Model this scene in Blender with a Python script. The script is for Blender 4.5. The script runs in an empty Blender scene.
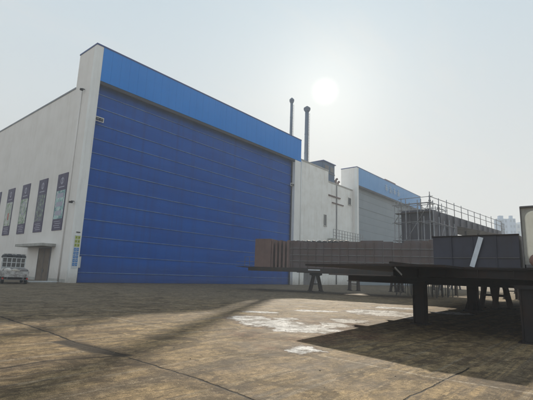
import bpy, math, random
from math import radians, sin, cos, pi
from mathutils import Vector, Matrix
random.seed(7)
S = bpy.context.scene
C = S.collection

# ------------------------------------------------------------------ camera frame
F = 403.0; PX, PY = 266.5, 200.0; EYE = 1.6
up = Vector((345-PX, -1970-PY, F)).normalized()
ax = Vector((611-PX, 86, F)).normalized(); ax = (ax - up*ax.dot(up)).normalized()
ay = up.cross(ax)
def ray(x, y):
    d = Vector((x-PX, y-PY, F)); return Vector((d.dot(ax), d.dot(ay), d.dot(up)))
def gnd(x, y, z=0.0):
    d = ray(x, y); t = (z-EYE)/d.z; return Vector((d.x*t, d.y*t, z))
def at_depth(x, D, z=0.0, y=278):
    d = ray(x, y); return Vector((d.x/F*D, d.y/F*D, z))      # a place at distance D along a bearing
cam = bpy.data.cameras.new('camera'); co = bpy.data.objects.new('camera', cam); C.objects.link(co)
M = Matrix(((ax.x, -ax.y, -ax.z), (ay.x, -ay.y, -ay.z), (up.x, -up.y, -up.z))).to_4x4()
M.translation = Vector((0, 0, EYE)); co.matrix_world = M
cam.lens = 36*F/533.0; cam.sensor_width = 36; cam.clip_start = 0.1; cam.clip_end = 4000
S.camera = co

# ------------------------------------------------------------------ node helpers
class N:
    def __init__(s, name, world=None):
        if world: s.t = world.node_tree; s.t.nodes.clear()
        else:
            s.m = bpy.data.materials.new(name); s.m.use_nodes = True; s.t = s.m.node_tree; s.t.nodes.clear()
    def n(s, typ, **k):
        o = s.t.nodes.new(typ)
        for a, b in k.items(): setattr(o, a, b)
        return o
    def put(s, sock, v):
        if v is None: return
        if hasattr(v, 'links') or isinstance(v, bpy.types.NodeSocket): s.t.links.new(v, sock)
        else:
            if isinstance(v, (tuple, list)) and len(v) == 3 and sock.type == 'RGBA': v = (*v, 1)
            sock.default_value = v
    def m_(s, op, a, b=None, c=None, clamp=False):
        o = s.n('ShaderNodeMath', operation=op, use_clamp=clamp)
        s.put(o.inputs[0], a); s.put(o.inputs[1], b); s.put(o.inputs[2], c); return o.outputs[0]
    def v_(s, op, a, b=None):
        o = s.n('ShaderNodeVectorMath', operation=op); s.put(o.inputs[0], a); s.put(o.inputs[1], b)
        return o.outputs['Value'] if op in ('DOT_PRODUCT', 'LENGTH', 'DISTANCE') else o.outputs[0]
    def mix(s, f, a, b, mode='MIX'):
        o = s.n('ShaderNodeMix', data_type='RGBA', blend_type=mode)
        s.put(o.inputs[0], f); s.put(o.inputs[6], a); s.put(o.inputs[7], b); return o.outputs[2]
    def ramp(s, f, a, b, lo=0.0, hi=1.0):
        o = s.n('ShaderNodeMapRange'); s.put(o.inputs[0], f)
        for i, v in enumerate((a, b, lo, hi)): o.inputs[i+1].default_value = v
        return o.outputs[0]
    def noise(s, vec, scale, detail=4, rough=0.6, out=0, dist=0.0):
        o = s.n('ShaderNodeTexNoise'); s.put(o.inputs['Vector'], vec)
        o.inputs['Scale'].default_value = scale; o.inputs['Detail'].default_value = detail
        o.inputs['Roughness'].default_value = rough; o.inputs['Distortion'].default_value = dist
        return o.outputs[out]
    def mapping(s, vec, loc=(0,0,0), rot=(0,0,0), sc=(1,1,1), typ='POINT'):
        o = s.n('ShaderNodeMapping', vector_type=typ); s.put(o.inputs[0], vec)
        o.inputs[1].default_value = loc; o.inputs[2].default_value = rot; o.inputs[3].default_value = sc
        return o.outputs[0]
    def obj(s): return s.n('ShaderNodeTexCoord').outputs['Object']
    def pos(s): return s.n('ShaderNodeNewGeometry').outputs['Position']
    def out(s, col, rough=0.7, metal=0.0, height=None, bstr=0.3, bdist=0.02, spec=0.4):
        b = s.n('ShaderNodeBsdfPrincipled'); s.put(b.inputs['Base Color'], col); s.put(b.inputs['Roughness'], rough)
        s.put(b.inputs['Metallic'], metal); b.inputs['Specular IOR Level'].default_value = spec
        if height is not None:
            bp = s.n('ShaderNodeBump'); bp.inputs['Strength'].default_value = bstr; bp.inputs['Distance'].default_value = bdist
            s.put(bp.inputs['Height'], height); s.t.links.new(bp.outputs[0], b.inputs['Normal'])
        o = s.n('ShaderNodeOutputMaterial'); s.t.links.new(b.outputs[0], o.inputs[0]); return s.m

def weathered(name, col, dirt, amount=0.5, streak=0.5, scale=0.35, rough=0.7, metal=0.0, bump=0.25, spec=0.4, splash=0.0):
    g = N(name); p = g.pos()
    big = g.noise(p, scale, 6, 0.65)
    st = g.noise(g.mapping(p, sc=(1.6, 1.6, 0.07)), 1.0, 5, 0.7)
    fine = g.noise(p, 9.0, 4, 0.7)
    a = g.m_('MULTIPLY', g.ramp(big, 0.42, 0.72), amount)
    b = g.m_('MULTIPLY', g.ramp(st, 0.5, 0.78), streak)
    f = g.m_('ADD', a, b, clamp=True)
    c = g.mix(f, col, dirt)
    if splash > 0:      # mud splashed up from the yard and thin run-off stains with edges of their own
        zz = g.n('ShaderNodeSeparateXYZ'); g.put(zz.inputs[0], p)
        run = g.ramp(g.noise(g.mapping(p, sc=(3.0, 3.0, 0.12)), 1.0, 4, 0.6), 0.58, 0.66)
        c = g.mix(g.m_('MULTIPLY', run, 0.35*splash), c, dirt)
        mudz = g.m_('SUBTRACT', zz.outputs[2], g.m_('MULTIPLY', g.noise(p, 1.5, 5, 0.7), 1.8))
        c = g.mix(g.m_('MULTIPLY', g.ramp(mudz, 0.6, -0.9), 0.8*splash), c, (0.20, 0.16, 0.12))
    c = g.mix(0.22, c, g.mix(fine, (0.25,)*3, (0.75,)*3), 'OVERLAY')
    return g.out(c, g.ramp(big, 0.3, 0.7, rough-0.08, min(1, rough+0.1)), metal, g.m_('ADD', fine, big), bump, 0.01, spec)

WHITE_SIDE = weathered('white_render_side', (0.79, 0.77, 0.75), (0.58, 0.55, 0.51), 0.30, 0.25, splash=0.5)
WHITE = weathered('white_plaster', (0.84, 0.86, 0.85), (0.52, 0.49, 0.43), 0.35, 0.35, 0.5, splash=0.7)
WHITE_PANEL = weathered('white_metal_panel', (0.80, 0.82, 0.82), (0.52, 0.52, 0.50), 0.25, 0.30, rough=0.5, splash=0.7)
FASCIA = weathered('blue_cladding', (0.0, 0.22, 0.72), (0.001, 0.18, 0.60), 0.4, 0.35, 0.15, 0.6, 0, 0.05, 0.2)
FASCIA2 = weathered('hazed_blue_cladding', (0.05, 0.27, 0.62), (0.03, 0.20, 0.50), 0.4, 0.35, 0.15, 0.45, 0, 0.05)  # first hall's blue, paled in the colour for distance haze
TRIM = weathered('dark_blue_trim', (0.01, 0.05, 0.22), (0.01, 0.03, 0.12), 0.3, 0.2, rough=0.45)
RAIL = weathered('skylit_blue_rail', (0.20, 0.32, 0.52), (0.03, 0.10, 0.32), 0.9, 0.8, rough=0.5)  # rail colour lightened for sky light caught on the seam ledges
GREYDOOR = weathered('grey_blue_fabric', (0.24, 0.285, 0.325), (0.19, 0.23, 0.27), 0.4, 0.3, 0.3, 0.75)
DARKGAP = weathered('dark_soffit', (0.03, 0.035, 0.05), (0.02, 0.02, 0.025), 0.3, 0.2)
STEEL = weathered('grey_steel', (0.14, 0.14, 0.15), (0.09, 0.075, 0.06), 0.5, 0.5, 1.2, 0.55)
PRIMER = weathered('grey_brown_primer', (0.082, 0.062, 0.068), (0.085, 0.045, 0.032), 0.8, 0.8, 0.8, 0.65)
REDPRIMER = weathered('red_brown_primer', (0.15, 0.09, 0.08), (0.08, 0.05, 0.042), 0.5, 0.6, 0.7, 0.7)
BLUEGREY = weathered('blue_grey_hull_paint', (0.042, 0.046, 0.072), (0.032, 0.028, 0.032), 0.5, 0.5, 1.0, 0.5)
BLACKST = weathered('black_rusty_steel', (0.020, 0.018, 0.019), (0.045, 0.024, 0.016), 0.7, 0.6, 1.5, 0.75, 0, 0.5, 0.2)
DARKBROWN = weathered('dark_brown_steel', (0.05, 0.038, 0.033), (0.09, 0.05, 0.03), 0.5, 0.4, 1.5, 0.75, 0, 0.5)
GALV = weathered('galvanised_tube', (0.26, 0.27, 0.29), (0.14, 0.11, 0.09), 0.5, 0.3, 2.0, 0.5, 0.4)
CHIM = weathered('chimney_steel', (0.13, 0.18, 0.26), (0.10, 0.10, 0.12), 0.4, 0.6, 0.8, 0.5, 0.2)
PALESTRIP = weathered('pale_steel_and_glint', (0.62, 0.68, 0.76), (0.35, 0.35, 0.36), 0.4, 0.4, 2.0, 0.5)
CREAM = weathered('cream_fibreglass', (0.84, 0.81, 0.70), (0.58, 0.53, 0.42), 0.35, 0.5, 2.5, 0.55)
BROWNDOOR = weathered('brown_door_paint', (0.13, 0.095, 0.065), (0.07, 0.05, 0.035), 0.5, 0.5, 1.0, 0.6)
CONC = weathered('canopy_concrete', (0.42, 0.42, 0.40), (0.20, 0.19, 0.17), 0.5, 0.6, 1.0, 0.85)
ROOF = weathered('grey_roof_sheet', (0.25, 0.28, 0.32), (0.18, 0.18, 0.18), 0.5, 0.2, 0.3, 0.6)
TARP = weathered('dark_tarpaulin', (0.03, 0.03, 0.035), (0.05, 0.05, 0.05), 0.5, 0.2, 2.0, 0.7)
SACK = weathered('white_sacks', (0.62, 0.60, 0.57), (0.22, 0.17, 0.14), 0.9, 0.3, 3.5, 0.85)
SACKB = weathered('beige_sacks', (0.42, 0.38, 0.32), (0.16, 0.13, 0.11), 0.8, 0.3, 3.5, 0.85)
SACKC = weathered('grey_sacks', (0.22, 0.21, 0.21), (0.10, 0.09, 0.09), 0.8, 0.3, 3.5, 0.85)
TRUCKW = weathered('truck_white_paint', (0.55, 0.58, 0.60), (0.25, 0.22, 0.2), 0.4, 0.5, 1.5, 0.4)
TRUCKD = weathered('dirty_truck_panel', (0.50, 0.50, 0.50), (0.10, 0.08, 0.07), 1.0, 0.8, 2.8, 0.6)
RED = weathered('red_paint', (0.45, 0.03, 0.02), (0.2, 0.03, 0.02), 0.3, 0.3, 2, 0.5)
RUBBER = weathered('tyre_rubber', (0.02, 0.02, 0.02), (0.05, 0.045, 0.04), 0.5, 0.0, 2, 0.9)
GLASS = weathered('dark_window_glass', (0.02, 0.028, 0.035), (0.05, 0.055, 0.06), 0.5, 0.2, 1.0, 0.12, spec=0.8)
TOWER = weathered('hazed_tower_render', (0.38, 0.48, 0.62), (0.30, 0.38, 0.50), 0.3, 0.2, 0.1, 0.8)  # tower colours paled to carry the distance haze
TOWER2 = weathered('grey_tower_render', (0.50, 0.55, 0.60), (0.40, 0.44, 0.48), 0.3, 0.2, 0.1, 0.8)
FACE = weathered('white_letter_metal', (0.45, 0.58, 0.72), (0.4, 0.5, 0.6), 0.2, 0.2)
PURPLE = weathered('poster_purple_print', (0.035, 0.025, 0.085), (0.05, 0.04, 0.09), 0.3, 0.2, 1.0, 0.5)
LILAC = weathered('poster_pale_print', (0.36, 0.36, 0.46), (0.28, 0.28, 0.38), 0.2, 0.2, 2.0, 0.5)
YGREEN = weathered('lime_sign_tile', (0.42, 0.50, 0.07), (0.25, 0.30, 0.06), 0.4, 0.2, 4, 0.5)
SBLUE = weathered('blue_sign_tile', (0.05, 0.22, 0.55), (0.04, 0.15, 0.4), 0.4, 0.2, 4, 0.5)
SWHITE = weathered('sign_white_back', (0.6, 0.64, 0.68), (0.4, 0.42, 0.45), 0.3, 0.3, 3, 0.5)
BROWNRED = weathered('reddish_brown_canvas', (0.20, 0.11, 0.09), (0.12, 0.06, 0.05), 0.5, 0.3, 4, 0.85)
LEAF = weathered('leaf_green', (0.05, 0.075, 0.03), (0.03, 0.045, 0.02), 0.5, 0.0, 2, 0.7)
BARK = weathered('bark', (0.09, 0.07, 0.05), (0.05, 0.04, 0.03), 0.5, 0.3, 3, 0.9)

def door_fabric():
    g = N('deep_blue_door_fabric'); p = g.pos()
    big = g.noise(g.mapping(p, sc=(0.12, 1, 0.5)), 1.0, 5, 0.6)
    st = g.noise(g.mapping(p, sc=(1.3, 1, 0.05)), 1.0, 4, 0.7)
    fine = g.noise(g.mapping(p, sc=(1, 1, 4)), 2.0, 4, 0.6)
    c = g.mix(g.ramp(big, 0.3, 0.7), (0.001, 0.066, 0.33), (0.002, 0.092, 0.42))
    c = g.mix(g.m_('MULTIPLY', g.ramp(st, 0.48, 0.72), 0.4), c, (0.012, 0.04, 0.16))
    sc2 = g.noise(g.mapping(p, sc=(0.5, 1, 0.9)), 1.4, 8, 0.8, dist=1.0)
    c = g.mix(g.m_('MULTIPLY', g.ramp(sc2, 0.56, 0.72), 0.22), c, (0.03, 0.11, 0.36))
    # dust thrown up from the yard on the lowest metre or two
    z = g.n('ShaderNodeSeparateXYZ'); g.put(z.inputs[0], p)
    d = g.m_('MULTIPLY', g.ramp(z.outputs[2], 2.6, 0.1), g.ramp(big, 0.25, 0.7, 0.1, 0.6))
    c = g.mix(d, c, (0.08, 0.075, 0.09))
    return g.out(c, 0.6, 0, g.m_('ADD', fine, big), 0.35, 0.05, 0.15)
DOORFAB = door_fabric()

def poster_picture(name, a, b, c_, seed):
    g = N(name); p = g.mapping(g.pos(), loc=(seed, seed*1.7, 0))
    n1 = g.noise(p, 0.9, 3, 0.6); n2 = g.noise(p, 2.2, 4, 0.7)
    c = g.mix(g.ramp(n1, 0.45, 0.55), a, b)
    c = g.mix(g.ramp(n2, 0.52, 0.6), c, c_)
    return g.out(c, 0.5, 0, None)

# ------------------------------------------------------------------ mesh helpers
class MB:
    def __init__(s): s.v = []; s.f = []; s.sm = []
    def face(s, pts):
        i = len(s.v); s.v += [Vector(p) for p in pts]; s.f.append(tuple(range(i, i+len(pts)))); s.sm.append(False)
    def box(s, x0, x1, y0, y1, z0, z1):
        i = len(s.v)
        s.v += [Vector(p) for p in ((x0,y0,z0),(x1,y0,z0),(x1,y1,z0),(x0,y1,z0),(x0,y0,z1),(x1,y0,z1),(x1,y1,z1),(x0,y1,z1))]
        for f in ((3,2,1,0),(4,5,6,7),(0,1,5,4),(1,2,6,5),(2,3,7,6),(3,0,4,7)):
            s.f.append(tuple(i+k for k in f)); s.sm.append(False)
        return s
    def prism(s, poly, z0, z1):
        """poly: list of (x,y) or per-vertex (x,y,z0,z1)"""
        n = len(poly); i = len(s.v)
        for q in poly: s.v.append(Vector((q[0], q[1], q[2] if len(q) > 2 else z0)))
        for q in poly: s.v.append(Vector((q[0], q[1], q[3] if len(q) > 2 else z1)))
        s.f.append(tuple(i+k for k in range(n))[::-1]); s.f.append(tuple(i+n+k for k in range(n)))
        for k in range(n):
            j = (k+1) % n; s.f.append((i+k, i+j, i+n+j, i+n+k))
        s.sm += [False]*(n+2); return s
    def bar(s, a, b, w, h=None):
        a = Vector(a); b = Vector(b); h = h or w; d = (b-a).normalized()
        r = d.cross(Vector((0,0,1)))
        if r.length < 1e-3: r = Vector((1,0,0))
        r.normalize(); u = r.cross(d).normalized(); i = len(s.v)
        for p in (a, b):
            for q in ((-1,-1),(1,-1),(1,1),(-1,1)): s.v.append(p + r*q[0]*w/2 + u*q[1]*h/2)
        for f in ((3,2,1,0),(4,5,6,7),(0,1,5,4),(1,2,6,5),(2,3,7,6),(3,0,4,7)):
            s.f.append(tuple(i+k for k in f)); s.sm.append(False)
        return s
    def ibeam(s, a, b, w, h, t=0.025):
        a = Vector(a); b = Vector(b)
        z = Vector((0, 0, h/2 - t/2))
        s.bar(a+z, b+z, w, t); s.bar(a-z, b-z, w, t); s.bar(a, b, t, h-2*t-0.004); return s
    def tube(s, a, b, r0, r1=None, n=12, caps=True):
        a = Vector(a); b = Vector(b); r1 = r0 if r1 is None else r1; d = (b-a).normalized()
        r = d.cross(Vector((0,0,1)))
        if r.length < 1e-3: r = Vector((1,0,0))
        r.normalize(); u = r.cross(d).normalized(); i = len(s.v)
        for p, rr in ((a, r0), (b, r1)):
            for k in range(n):
                t = 2*pi*k/n; s.v.append(p + (r*cos(t)+u*sin(t))*rr)
        for k in range(n):
            j = (k+1) % n; s.f.append((i+k, i+j, i+n+j, i+n+k)); s.sm.append(True)
        if caps:
            s.f.append(tuple(i+k for k in range(n))[::-1]); s.f.append(tuple(i+n+k for k in range(n))); s.sm += [False]*2
        return s
    def blob(s, c, rx, ry, rz, n=10, m=7, jit=0.0):
        i = len(s.v); c = Vector(c)
        for a in range(1, m):
            th = pi*a/m
            for k in range(n):
                ph = 2*pi*k/n; q = 1 + random.uniform(-jit, jit)
                s.v.append(c + Vector((rx*sin(th)*cos(ph)*q, ry*sin(th)*sin(ph)*q, rz*cos(th)*q)))
        t = len(s.v); s.v += [c+Vector((0,0,rz)), c-Vector((0,0,rz))]
        for a in range(m-2):
            for k in range(n):
                j = (k+1) % n; s.f.append((i+a*n+k, i+(a+1)*n+k, i+(a+1)*n+j, i+a*n+j)); s.sm.append(True)
        for k in range(n):
            j = (k+1) % n
            s.f.append((t, i+k, i+j)); s.f.append((t+1, i+(m-2)*n+j, i+(m-2)*n+k)); s.sm += [True]*2
        return s
    def build(s, name, mat, parent=None, base=None, bevel=0):
        """geometry is given in scene coordinates; base = the thing's origin (0 when geometry is local)"""
        root = parent
        while root is not None and root.parent: root = root.parent
        off = Vector(base) if base is not None else (Vector(root['_o']) if root is not None and '_o' in root.keys() else Vector((0,0,0)))
        me = bpy.data.meshes.new(name)
        me.from_pydata([tuple(v-off) for v in s.v], [], s.f); me.materials.append(mat)
        for p, q in zip(me.polygons, s.sm): p.use_smooth = q
        me.update()
        o = bpy.data.objects.new(name, me); C.objects.link(o)
        if parent is not None: o.parent = parent
        else: o.location = off
        if bevel:
            b = o.modifiers.new('bevel', 'BEVEL'); b.width = bevel; b.segments = 2; b.limit_method = 'ANGLE'
        return o
def tag(o, label, cat, group=None):
    o['label'] = label; o['category'] = cat
    if group: o['group'] = group
    return o
def thing(name, base, label, cat, group=None, local=False, rz=0):
    o = bpy.data.objects.new(name, None); C.objects.link(o); o.location = base; o.rotation_euler = (0, 0, rz)
    o['_o'] = (0.0, 0.0, 0.0) if local else tuple(base)
    return tag(o, label, cat, group)
def dup(root, loc, rz, label):
    def cp(o, par):
        c = o.copy(); C.objects.link(c); c.parent = par
        for ch in [k for k in bpy.data.objects if k.parent == o]: cp(ch, c)
        return c
    r = cp(root, None); r.location = loc; r.rotation_euler = (0, 0, rz); r['label'] = label; return r
def struct(o): o['kind'] = 'structure'; return o

# ------------------------------------------------------------------ ground
def seg_mask(g, p, a, b, w, soft=0.5):
    a = Vector(a[:2]); b = Vector(b[:2]); L = (b-a).length; ang = math.atan2(b.y-a.y, b.x-a.x)
    q = g.mapping(p, loc=(a.x, a.y, 0), rot=(0, 0, ang), typ='TEXTURE')
    x = g.n('ShaderNodeSeparateXYZ'); g.put(x.inputs[0], q)
    my = g.ramp(g.m_('ABSOLUTE', x.outputs[1]), w, w*soft)
    mx = g.m_('MULTIPLY', g.ramp(x.outputs[0], -0.1, 0.05), g.ramp(x.outputs[0], L+0.1, L-0.05))
    return g.m_('MULTIPLY', mx, my)
def ell_mask(g, p, px, py, rx, ry):
    c = gnd(px, py); e = gnd(px+rx, py+rx*0.036); n = (gnd(px, py-ry)-gnd(px, py+ry)).length/2
    w = (e-c).length; ang = math.atan2(e.y-c.y, e.x-c.x)
    q = g.mapping(p, loc=(c.x, c.y, 0), rot=(0, 0, ang), sc=(w, n, 1), typ='TEXTURE')
    return g.ramp(g.v_('LENGTH', q), 1.25, 0.6)

def ground_material():
    g = N('yard_concrete'); p0 = g.mapping(g.pos(), sc=(1, 1, 0))
    wob = g.noise(p0, 1.4, 4, 0.65, out=1)
    wob = g.v_('SUBTRACT', wob, (0.5, 0.5, 0.5))
    def warped(k):
        sc = g.n('ShaderNodeVectorMath', operation='SCALE'); g.put(sc.inputs[0], wob); sc.inputs['Scale'].default_value = k
        return g.mapping(g.v_('ADD', p0, sc.outputs[0]), sc=(1, 1, 0))
    pj = warped(0.13); pw = warped(1.3)
    big = g.noise(p0, 0.16, 6, 0.62); mid = g.noise(p0, 0.9, 7, 0.68, dist=0.6); fine = g.noise(p0, 11, 6, 0.75); grit = g.noise(p0, 60, 3, 0.7)
    c = g.mix(g.ramp(big, 0.35, 0.65), (0.228, 0.158, 0.078), (0.155, 0.108, 0.061))
    c = g.mix(g.ramp(mid, 0.48, 0.75), c, (0.224, 0.163, 0.089))
    c = g.mix(g.m_('MULTIPLY', g.ramp(mid, 0.5, 0.36), 0.6), c, (0.09, 0.062, 0.036))
    # dried mud, blotchy
    mud = g.ramp(g.noise(g.mapping(p0, loc=(3, 8, 0), sc=(1, 1.8, 1)), 0.55, 8, 0.72, dist=1.0), 0.50, 0.62)
    c = g.mix(g.m_('MULTIPLY', mud, 0.55), c, (0.075, 0.05, 0.03))
    # tyre tracks that sweep along the yard
    tr = g.noise(g.mapping(p0, rot=(0, 0, radians(-12)), sc=(0.05, 1.6, 1)), 1.5, 5, 0.7, dist=0.4)
    c = g.mix(g.m_('MULTIPLY', g.ramp(tr, 0.51, 0.58), 0.6), c, (0.075, 0.058, 0.042))
    tr2 = g.noise(g.mapping(p0, rot=(0, 0, radians(22)), sc=(0.07, 2.2, 1), loc=(5, 1, 0)), 1.5, 4, 0.7, dist=0.3)
    c = g.mix(g.m_('MULTIPLY', g.ramp(tr2, 0.54, 0.62), 0.4), c, (0.24, 0.20, 0.15))
    # greyer tone near the halls; their shade is partly put into the colour
    sx = g.n('ShaderNodeSeparateXYZ'); g.put(sx.inputs[0], p0)
    c = g.mix(g.m_('MULTIPLY', g.ramp(g.m_('ADD', sx.outputs[1], g.m_('MULTIPLY', big, 8)), 14, 26), 0.6), c, (0.165, 0.134, 0.097))
    # rust-brown earth stains round the lime patches
    rust = None
    for a in ((330, 326, 45, 9), (300, 332, 50, 10), (370, 336, 22, 5), (262, 344, 26, 6), (245, 333, 20, 4)):
        k = ell_mask(g, pw, *a); rust = k if rust is None else g.m_('MAXIMUM', rust, k)
    rust = g.m_('MULTIPLY', rust, g.ramp(mid, 0.38, 0.55))
    c = g.mix(g.m_('MULTIPLY', rust, 0.85), c, (0.085, 0.043, 0.026))
    # white lime / cement residue
    wm = None
    for a in ((248, 318, 22, 3.0), (272, 323, 34, 4.2), (304, 328, 36, 4.4), (334, 325, 16, 2.6), (289, 319, 16, 1.4), (302, 350, 20, 4.2),
              (382, 313, 34, 3.0), (350, 321, 18, 2.2), (395, 308, 26, 1.0), (318, 311, 22, 0.9), (452, 313, 24, 1.2), (262, 312, 18, 0.9), (410, 318, 10, 1.2)):
        k = ell_mask(g, pw, *a); wm = k if wm is None else g.m_('MAXIMUM', wm, k)
    nz = g.m_('ADD', g.m_('MULTIPLY', g.m_('SUBTRACT', g.noise(p0, 1.3, 9, 0.76, dist=0.6), 0.5), 3.4), g.m_('MULTIPLY', g.m_('SUBTRACT', fine, 0.5), 0.5))
    fld = g.m_('ADD', wm, nz)
    c = g.mix(g.m_('MULTIPLY', g.m_('MULTIPLY', g.ramp(fld, -0.15, 0.3), g.ramp(wm, 0.0, 0.2)), 0.85), c, (0.075, 0.045, 0.03))
    wm = g.m_('MULTIPLY', g.ramp(fld, 0.42, 0.62), g.ramp(wm, 0.02, 0.2))
    c = g.mix(g.m_('MULTIPLY', wm, 0.92), c, g.mix(g.ramp(fine, 0.35, 0.65), (0.36, 0.35, 0.34), (0.50, 0.49, 0.48)))
    # joints and cracks between the slabs
    J = [((0,316.5),(51,333),.028), ((51,333),(76,343),.030), ((76,343),(127,356),.035), ((-30,374),(46,361),.020), ((46,361),(124,355.5),.022),
         ((130,358),(198,379),.020), ((198,379),(238,394),.022), ((238,394),(285,412),.022), ((469,368),(406,399),.014), ((406,399),(390,408),.014),
         ((323,300),(180,340),.012)]
    jm = None
    for a, b, w in J[:-1]:
        k = seg_mask(g, pj, gnd(*a), gnd(*b), w*1.35); jm = k if jm is None else g.m_('MAXIMUM', jm, k)
    hole = g.m_('MULTIPLY', seg_mask(g, pj, gnd(60, 341), gnd(103, 352), 0.26, 0.5), g.ramp(fine, 0.25, 0.45))
    hole2 = g.m_('MULTIPLY', seg_mask(g, pj, gnd(100, 352), gnd(128, 356), 0.16, 0.4), g.ramp(fine, 0.25, 0.45))
    jm = g.m_('MAXIMUM', jm, g.m_('MAXIMUM', g.m_('MULTIPLY', hole, 0.8), g.m_('MULTIPLY', hole2, 0.8)))
    halo = None
    for a, b in (((0,316.5),(127,356)), ((0,368),(124,355.5)), ((130,358),(285,412))):
        k = seg_mask(g, pw, gnd(*a), gnd(*b), 0.38, 0.1); halo = k if halo is None else g.m_('MAXIMUM', halo, k)
    c = g.mix(g.m_('MULTIPLY', halo, g.m_('MULTIPLY', g.ramp(mid, 0.40, 0.52), 0.7)), c, (0.06, 0.042, 0.028))
    c = g.mix(g.m_('MULTIPLY', jm, 0.95), c, (0.022, 0.018, 0.015))
    # worn pale line
    pl = g.m_('MAXIMUM', seg_mask(g, pj, gnd(321, 355.3), gnd(425, 376), 0.040), seg_mask(g, pj, gnd(425, 376), gnd(545, 395), 0.04))
    for a, b in (((100,309),(150,314)), ((60,305),(98,307)), ((150,302),(215,308)), ((110,317),(160,327))):
        pl = g.m_('MAXIMUM', pl, g.m_('MULTIPLY', seg_mask(g, pj, gnd(*a), gnd(*b), 0.09), 0.7))
    pl = g.m_('MULTIPLY', pl, g.ramp(fine, 0.40, 0.62))
    c = g.mix(g.m_('MULTIPLY', pl, 0.6), c, (0.36, 0.31, 0.24))
    # pits, pebbles and grit
    vo = g.n('ShaderNodeTexVoronoi'); g.put(vo.inputs['Vector'], p0); vo.inputs['Scale'].default_value = 5.0
    spots = g.m_('MULTIPLY', g.ramp(vo.outputs['Distance'], 0.16, 0.08), g.ramp(g.noise(p0, 1.1, 3), 0.52, 0.6))
    c = g.mix(g.m_('MULTIPLY', spots, 0.7), c, (0.06, 0.045, 0.03))
    f3 = g.noise(p0, 2.2, 9, 0.78, dist=0.8)
    f4 = g.noise(g.mapping(p0, loc=(9, 4, 0)), 7.0, 8, 0.82)
    def times(col, k):
        o = g.n('ShaderNodeVectorMath', operation='SCALE'); g.put(o.inputs[0], col); g.put(o.inputs['Scale'], k); return o.outputs[0]
    c = times(c, g.ramp(f3, 0.40, 0.60, 0.70, 1.28))
    c = times(c, g.ramp(f4, 0.42, 0.58, 0.68, 1.32))
    c = times(c, g.ramp(grit, 0.38, 0.62, 0.60, 1.40))
    # crisp-edged oil and mud stains, small specks
    st1 = g.ramp(g.noise(g.mapping(p0, loc=(31, 7, 0)), 0.8, 9, 0.7, dist=1.2), 0.535, 0.560)
    c = g.mix(g.m_('MULTIPLY', st1, 0.6), c, (0.055, 0.038, 0.022))
    st2 = g.ramp(g.noise(g.mapping(p0, loc=(11, 17, 0), rot=(0, 0, 0.5), sc=(0.6, 2.0, 1)), 1.8, 9, 0.75, dist=0.8), 0.545, 0.570)
    c = g.mix(g.m_('MULTIPLY', st2, 0.6), c, (0.05, 0.034, 0.022))
    speck = g.m_('MULTIPLY', g.ramp(g.noise(p0, 22, 3, 0.6), 0.62, 0.66), g.ramp(f3, 0.44, 0.54))
    c = g.mix(g.m_('MULTIPLY', speck, 0.75), c, (0.035, 0.024, 0.015))
    pale = g.m_('MULTIPLY', g.ramp(g.noise(g.mapping(p0, loc=(2, 3, 0)), 14, 4, 0.65), 0.60, 0.65), g.ramp(mid, 0.45, 0.55))
    c = g.mix(g.m_('MULTIPLY', pale, 0.55), c, (0.34, 0.27, 0.18))
    c = g.mix(g.m_('MULTIPLY', jm, 0.85), c, (0.018, 0.014, 0.011))
    c = g.mix(g.m_('MULTIPLY', pl, 0.45), c, (0.36, 0.31, 0.24))
    h = g.m_('ADD', g.m_('MULTIPLY', mid, 0.9), g.m_('ADD', g.m_('MULTIPLY', fine, 0.45), g.m_('MULTIPLY', grit, 0.12)))
    h = g.m_('SUBTRACT', h, g.m_('MULTIPLY', jm, 1.0))
    r = g.ramp(mid, 0.3, 0.7, 0.8, 0.95)
    return g.out(c, r, 0, h, 0.85, 0.03, 0.12)
def ground():
    b = MB()
    xs = [-1500, -300, -80, -30, 0, 30, 60, 90, 140, 300, 1500]; 
    for i in range(len(xs)-1):
        for j in range(len(xs)-1):
            b.face([(xs[i],xs[j],0),(xs[i+1],xs[j],0),(xs[i+1],xs[j+1],0),(xs[i],xs[j+1],0)])
    struct(b.build('ground', ground_material()))
ground()

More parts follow.
